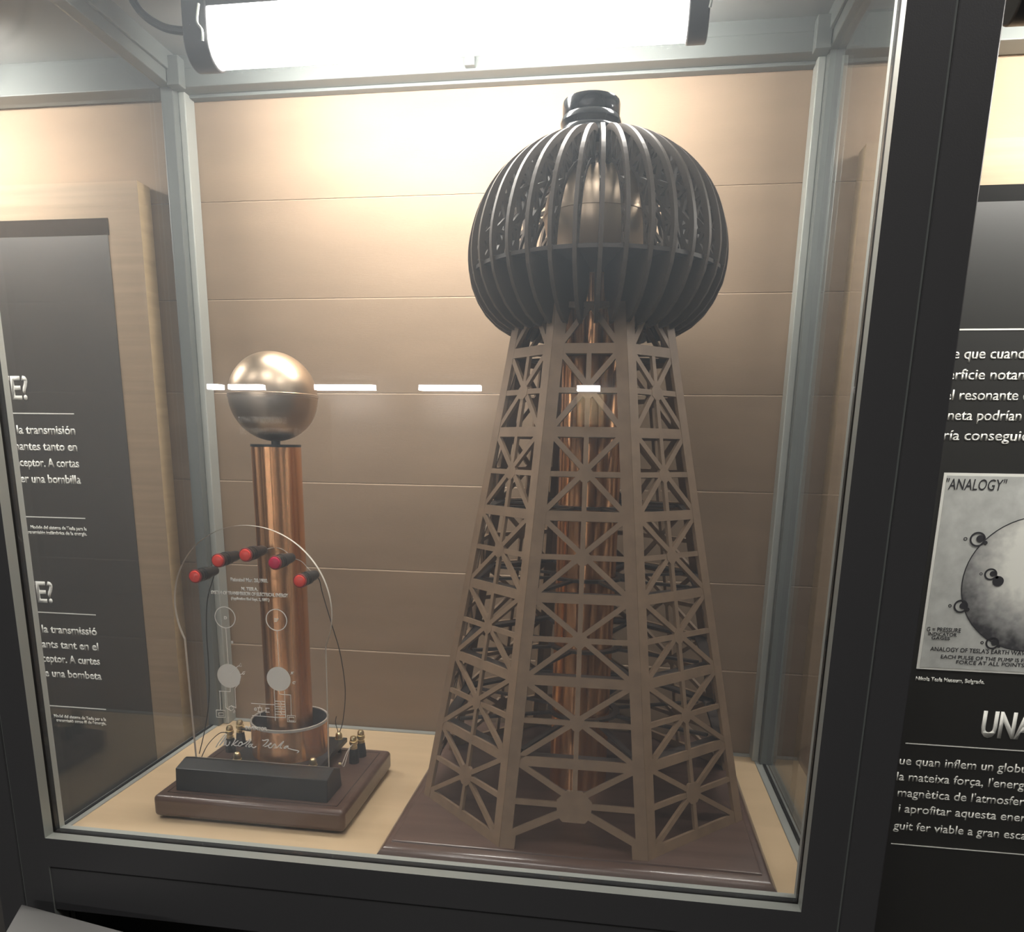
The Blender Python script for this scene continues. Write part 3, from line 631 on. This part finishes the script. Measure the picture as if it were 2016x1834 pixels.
wire([(0.1187, 0.187, 0.276), (0.123, 0.192, 0.283), (0.134, 0.192, 0.289), (0.1491, 0.187, 0.2942)], 0.0005, WIREB)
wire([(0.1838, 0.187, 0.302), (0.195, 0.193, 0.3045), (0.207, 0.193, 0.3020), (0.2193, 0.187, 0.2945)], 0.0004, WIREW)
wire([(0.2193, 0.187, 0.2935), (0.229, 0.193, 0.2890), (0.238, 0.193, 0.2800), (0.2487, 0.187, 0.2745)], 0.0004, WIREW)

# ================================================================== TOWER MODEL
OY = 0.2483
def cxz(z): return 0.5785 - 0.014*z
def ap(z): return 0.1927 - 0.187*z
ZP = 0.0065
tower = thing('tower_model', 'brown lattice tower with ribbed mushroom dome around a copper tube on dark base', 'model', (0.5763, OY, ZF))
# base plate with moulded edge
bx0, bx1, by0, by1 = 0.3634, 0.7894, 0.0360, 0.4385
prof = [(0.0, ZF), (0.0, ZF+0.008), (0.002, ZF+0.013), (0.006, ZF+0.0185), (0.011, ZF+0.0225), (0.0165, ZF+0.0245), (0.0170, ZP-0.0008), (0.0185, ZP)]
bm = B(); rings = []
for i, z in prof: rings.append([bm.verts.new(p) for p in ((bx0+i, by0+i, z), (bx1-i, by0+i, z), (bx1-i, by1-i*0.2, z), (bx0+i, by1-i*0.2, z))])
for a, b in zip(rings, rings[1:]):
    for k in range(4): bm.faces.new([a[k], a[(k+1) % 4], b[(k+1) % 4], b[k]])
bm.faces.new(rings[0][::-1]); bm.faces.new(rings[-1])
obj('base_plate', bm, MAHO, tower, smooth=True)
LV = [0.0125, 0.1011, 0.1873, 0.2738, 0.3589, 0.4449, 0.5296]
TH = 0.0042
T8 = math.tan(PI/8)
for k in range(8):
    phi = -PI/2 + k*PI/4
    n0 = Vector((math.cos(phi), math.sin(phi), 0)); t0 = Vector((-math.sin(phi), math.cos(phi), 0))
    nn = (n0 + Vector((0, 0, 0.187))).normalized()
    def P(u, z, ins=0.0):
        a = ap(z); h = a*T8-ins
        return Vector((cxz(z), OY, z)) + n0*a + t0*(u*h)
    bm = B()
    for s in (-1, 1):     # corner posts
        z0, z1 = ZP, 0.575
        pw = 0.0122
        A = [P(s, z0), P(s, z1), P(s, z1)-t0*s*pw, P(s, z0)-t0*s*pw]
        prism(bm, [v+nn*(0.00055 if s > 0 else 0.0005) for v in A], -nn*TH)
    arch = (k % 2 == 0)
    def hbar(z, hh): bar(bm, P(-1, z), P(1, z), hh, TH*0.96, nn)
    for i in range(6):
        za, zb = LV[i], LV[i+1]; zm = (za+zb)/2; I = 0.006
        if i == 0: zm = 0.0585
        hbar(zb, 0.0105)
        if i == 0 and arch:
            zb2 = 0.030
            bar(bm, P(-1, zb, I), P(0, zm+0.004), 0.0062, TH*0.92, nn); bar(bm, P(1, zb, I), P(0, zm+0.004), 0.0062, TH*0.92, nn)
            bar(bm, P(0, zm), P(0, zb), 0.0052, TH*0.9, nn)
            bar(bm, P(-1, zm-0.001), P(1, zm-0.001), 0.0060, TH*0.94, nn)
            bar(bm, P(-1, 0.0190, 0.004), P(0, zm-0.006)-t0*0.006, 0.0080, TH*0.92, nn); bar(bm, P(1, 0.0190, 0.004), P(0, zm-0.006)+t0*0.006, 0.0080, TH*0.92, nn)
            c = P(0, zm); upv = nn.cross(t0).normalized(); upv = upv if upv.z > 0 else -upv
            prism(bm, [c+nn*0.0006+t0*a+upv*b for a, b in ((-0.018, -0.012), (-0.012, -0.019), (0.012, -0.019), (0.018, -0.012), (0.019, 0.004), (0.008, 0.015), (-0.008, 0.015), (-0.019, 0.004))], -nn*TH*0.98)
            for s in (-1, 1):
                A = [P(s, ZP), P(s, 0.022), P(s, 0.022)-t0*s*0.0165, P(s, ZP)-t0*s*0.0165]
                prism(bm, [v+nn*0.00062 for v in A], -nn*TH*0.99)
        else:
            if i == 0: hbar(0.0122, 0.0112)
            for s in (-1, 1):
                bar(bm, P(-s, za, I), P(s, zb, I), 0.0056, TH*(0.92+0.01*s), nn)
            bar(bm, P(0, za), P(0, zb), 0.0050, TH*0.88, nn); hbar(zm, 0.0056)
            c = P(0, zm); upv = nn.cross(t0).normalized(); r = 0.0085 if i else 0.0125
            prism(bm, [c+nn*0.0005+t0*r*math.cos(q)+upv*r*math.sin(q) for q in [PI/8+j*PI/4 for j in range(8)]], -nn*TH*0.98)
    # half bay running up into the dome
    for s in (-1, 1): bar(bm, P(s, LV[6], 0.006), P(0, 0.5735), 0.0056, TH*0.92, nn)
    hbar(0.5735, 0.006)
    obj('lattice_face', bm, LATT, tower)
# inner octagonal stiffening frames, one per level
for z in LV[1:]:
    bm = B(); a1 = ap(z)-0.0045; a0 = a1-0.013
    def oc(a, zz): return [Vector((cxz(zz)+a/math.cos(PI/8)*math.cos(PI/8+j*PI/4), OY+a/math.cos(PI/8)*math.sin(PI/8+j*PI/4), zz)) for j in range(9)]
    strip(bm, oc(a1, z), oc(a0, z), (0, 0, 0.0035))
    for j in range(4):
        q = PI/8 + j*PI/4
        d = Vector((math.cos(q), math.sin(q), 0)); c = Vector((cxz(z), OY, z))
        for s in (-1, 1): bar(bm, c+d*s*0.038, c+d*s*(a0+0.004), 0.006, 0.0030, (0, 0, -1))
    lathe(bm, [(0.0375, z), (0.046, z), (0.046, z+0.0035), (0.0375, z+0.0035), (0.0375, z)], (cxz(z), OY, 0), 32)
    obj('inner_frame', bm, DARKB, tower)
TC = 0.5730
bm = B(); lathe(bm, [(0, ZP), (0.0365, ZP), (0.0365, 0.6150), (0, 0.6150)], (TC, OY, 0), 96); obj('copper_tube', bm, COPPER, tower, smooth=True)
DC = 0.5703
bm = B(); lathe(bm, [(0, 0.6152), (0.1390, 0.6152), (0.1390, 0.6190), (0, 0.6190)], (DC, OY, 0), 96); obj('dome_floor', bm, DARKB, tower)
R1 = 0.0592; Zc = 0.6785
prof = [(0, Zc-R1)]+[(R1*math.cos(a), Zc+R1*math.sin(a)) for a in [(-0.5+i/36)*PI for i in range(1, 18)]] + [(R1, Zc-0.002), (R1*1.02, Zc-0.0018), (R1*1.02, Zc+0.0018), (R1, Zc+0.002)] + [(R1*math.cos(a), Zc+R1*math.sin(a)) for a in [(-0.5+i/36)*PI for i in range(19, 36)]]+[(0, Zc+R1)]
bm = B(); lathe(bm, prof, (DC, OY, 0), 64); obj('ball', bm, BRONZE, tower, smooth=True)
# dome ribs: radial plates with an open web above the floor, solid below
OUT = [(0.030, 0.7555), (0.045, 0.7545), (0.0617, 0.7500), (0.0817, 0.7400), (0.1010, 0.7260), (0.1180, 0.7085), (0.1315, 0.6865), (0.1405, 0.6600), (0.1438, 0.6370), (0.1428, 0.6190)]
LOW = [(0.1428, 0.6190), (0.1400, 0.6050), (0.1330, 0.5890), (0.1240, 0.5755), (0.1120, 0.5640), (0.0990, 0.5565), (0.0905, 0.5545)]
INL = [(0.0560, 0.6148), (0.0570, 0.6050), (0.0600, 0.5930), (0.0660, 0.5840), (0.0740, 0.5770), (0.0820, 0.5700), (0.0870, 0.5620)]
def rib_mesh():
    bm = B(); th = 0.0042; o = (0, th, 0)
    V3 = lambda L: [Vector((r, -th/2, z)) for r, z in L]
    out = smooth_path(V3(OUT), 3)
    nrm = []
    for i, p in enumerate(out):
        d = (out[min(i+1, len(out)-1)]-out[max(i-1, 0)]).normalized(); nrm.append(Vector((d.z, 0, -d.x)))
    n = len(out)
    def wd(i): return 0.040 - 0.025*(i/(n-1))
    c1 = [p+q*0.0062 for p, q in zip(out, nrm)]
    i0 = [p+q*(wd(i)-0.004) for i, (p, q) in enumerate(zip(out, nrm))]; i1 = [p+q*wd(i) for i, (p, q) in enumerate(zip(out, nrm))]
    strip(bm, out, c1, o)
    st = 3
    strip(bm, i0[st:], i1[st:], o)
    j = st; flag = 0
    pts = []
    while j < n:
        pts.append(c1[j] if flag == 0 else i0[j]); flag = 1-flag; j += 2
    for a, b in zip(pts, pts[1:]): bar(bm, a, b, 0.0042, th*0.96, (0, -1, 0))
    for j in range(st, n, 4): bar(bm, c1[j], i0[j], 0.0036, th*0.94, (0, -1, 0))
    strip(bm, V3(LOW), V3(INL), o)
    return bm
bmr = rib_mesh(); bmesh.ops.recalc_face_normals(bmr, faces=bmr.faces)
me = bpy.data.meshes.new('rib'); bmr.to_mesh(me); bmr.free(); me.materials.append(RIBM)
base = Vector(ORIG[tower.name])
rib0 = None
for i in range(36):
    a = math.radians(-90 + 4 + i*10)
    if rib0 is None:
        rib0 = bpy.data.objects.new('rib', me); o = rib0
    else: o = rib0.copy()
    col.objects.link(o); o.parent = tower
    o.location = Vector((DC, OY, 0)) - base; o.rotation_euler = (0, 0, a)
# ringed black cap
prof = [(0, 0.7430), (0.0336, 0.7430), (0.0338, 0.7605), (0.0325, 0.7640), (0.0304, 0.7663), (0.0318, 0.7685), (0.0330, 0.7710), (0.0322, 0.7745), (0.0303, 0.7773), (0.0308, 0.7783), (0.0312, 0.7895), (0.0304, 0.7920), (0.0288, 0.7930), (0, 0.7930)]
bm = B(); lathe(bm, prof, (DC-0.0110, OY, 0), 64); obj('top_cap', bm, BLACKG, tower, smooth=True)
for o in bpy.data.objects:
    if '_base' in o: del o['_base']
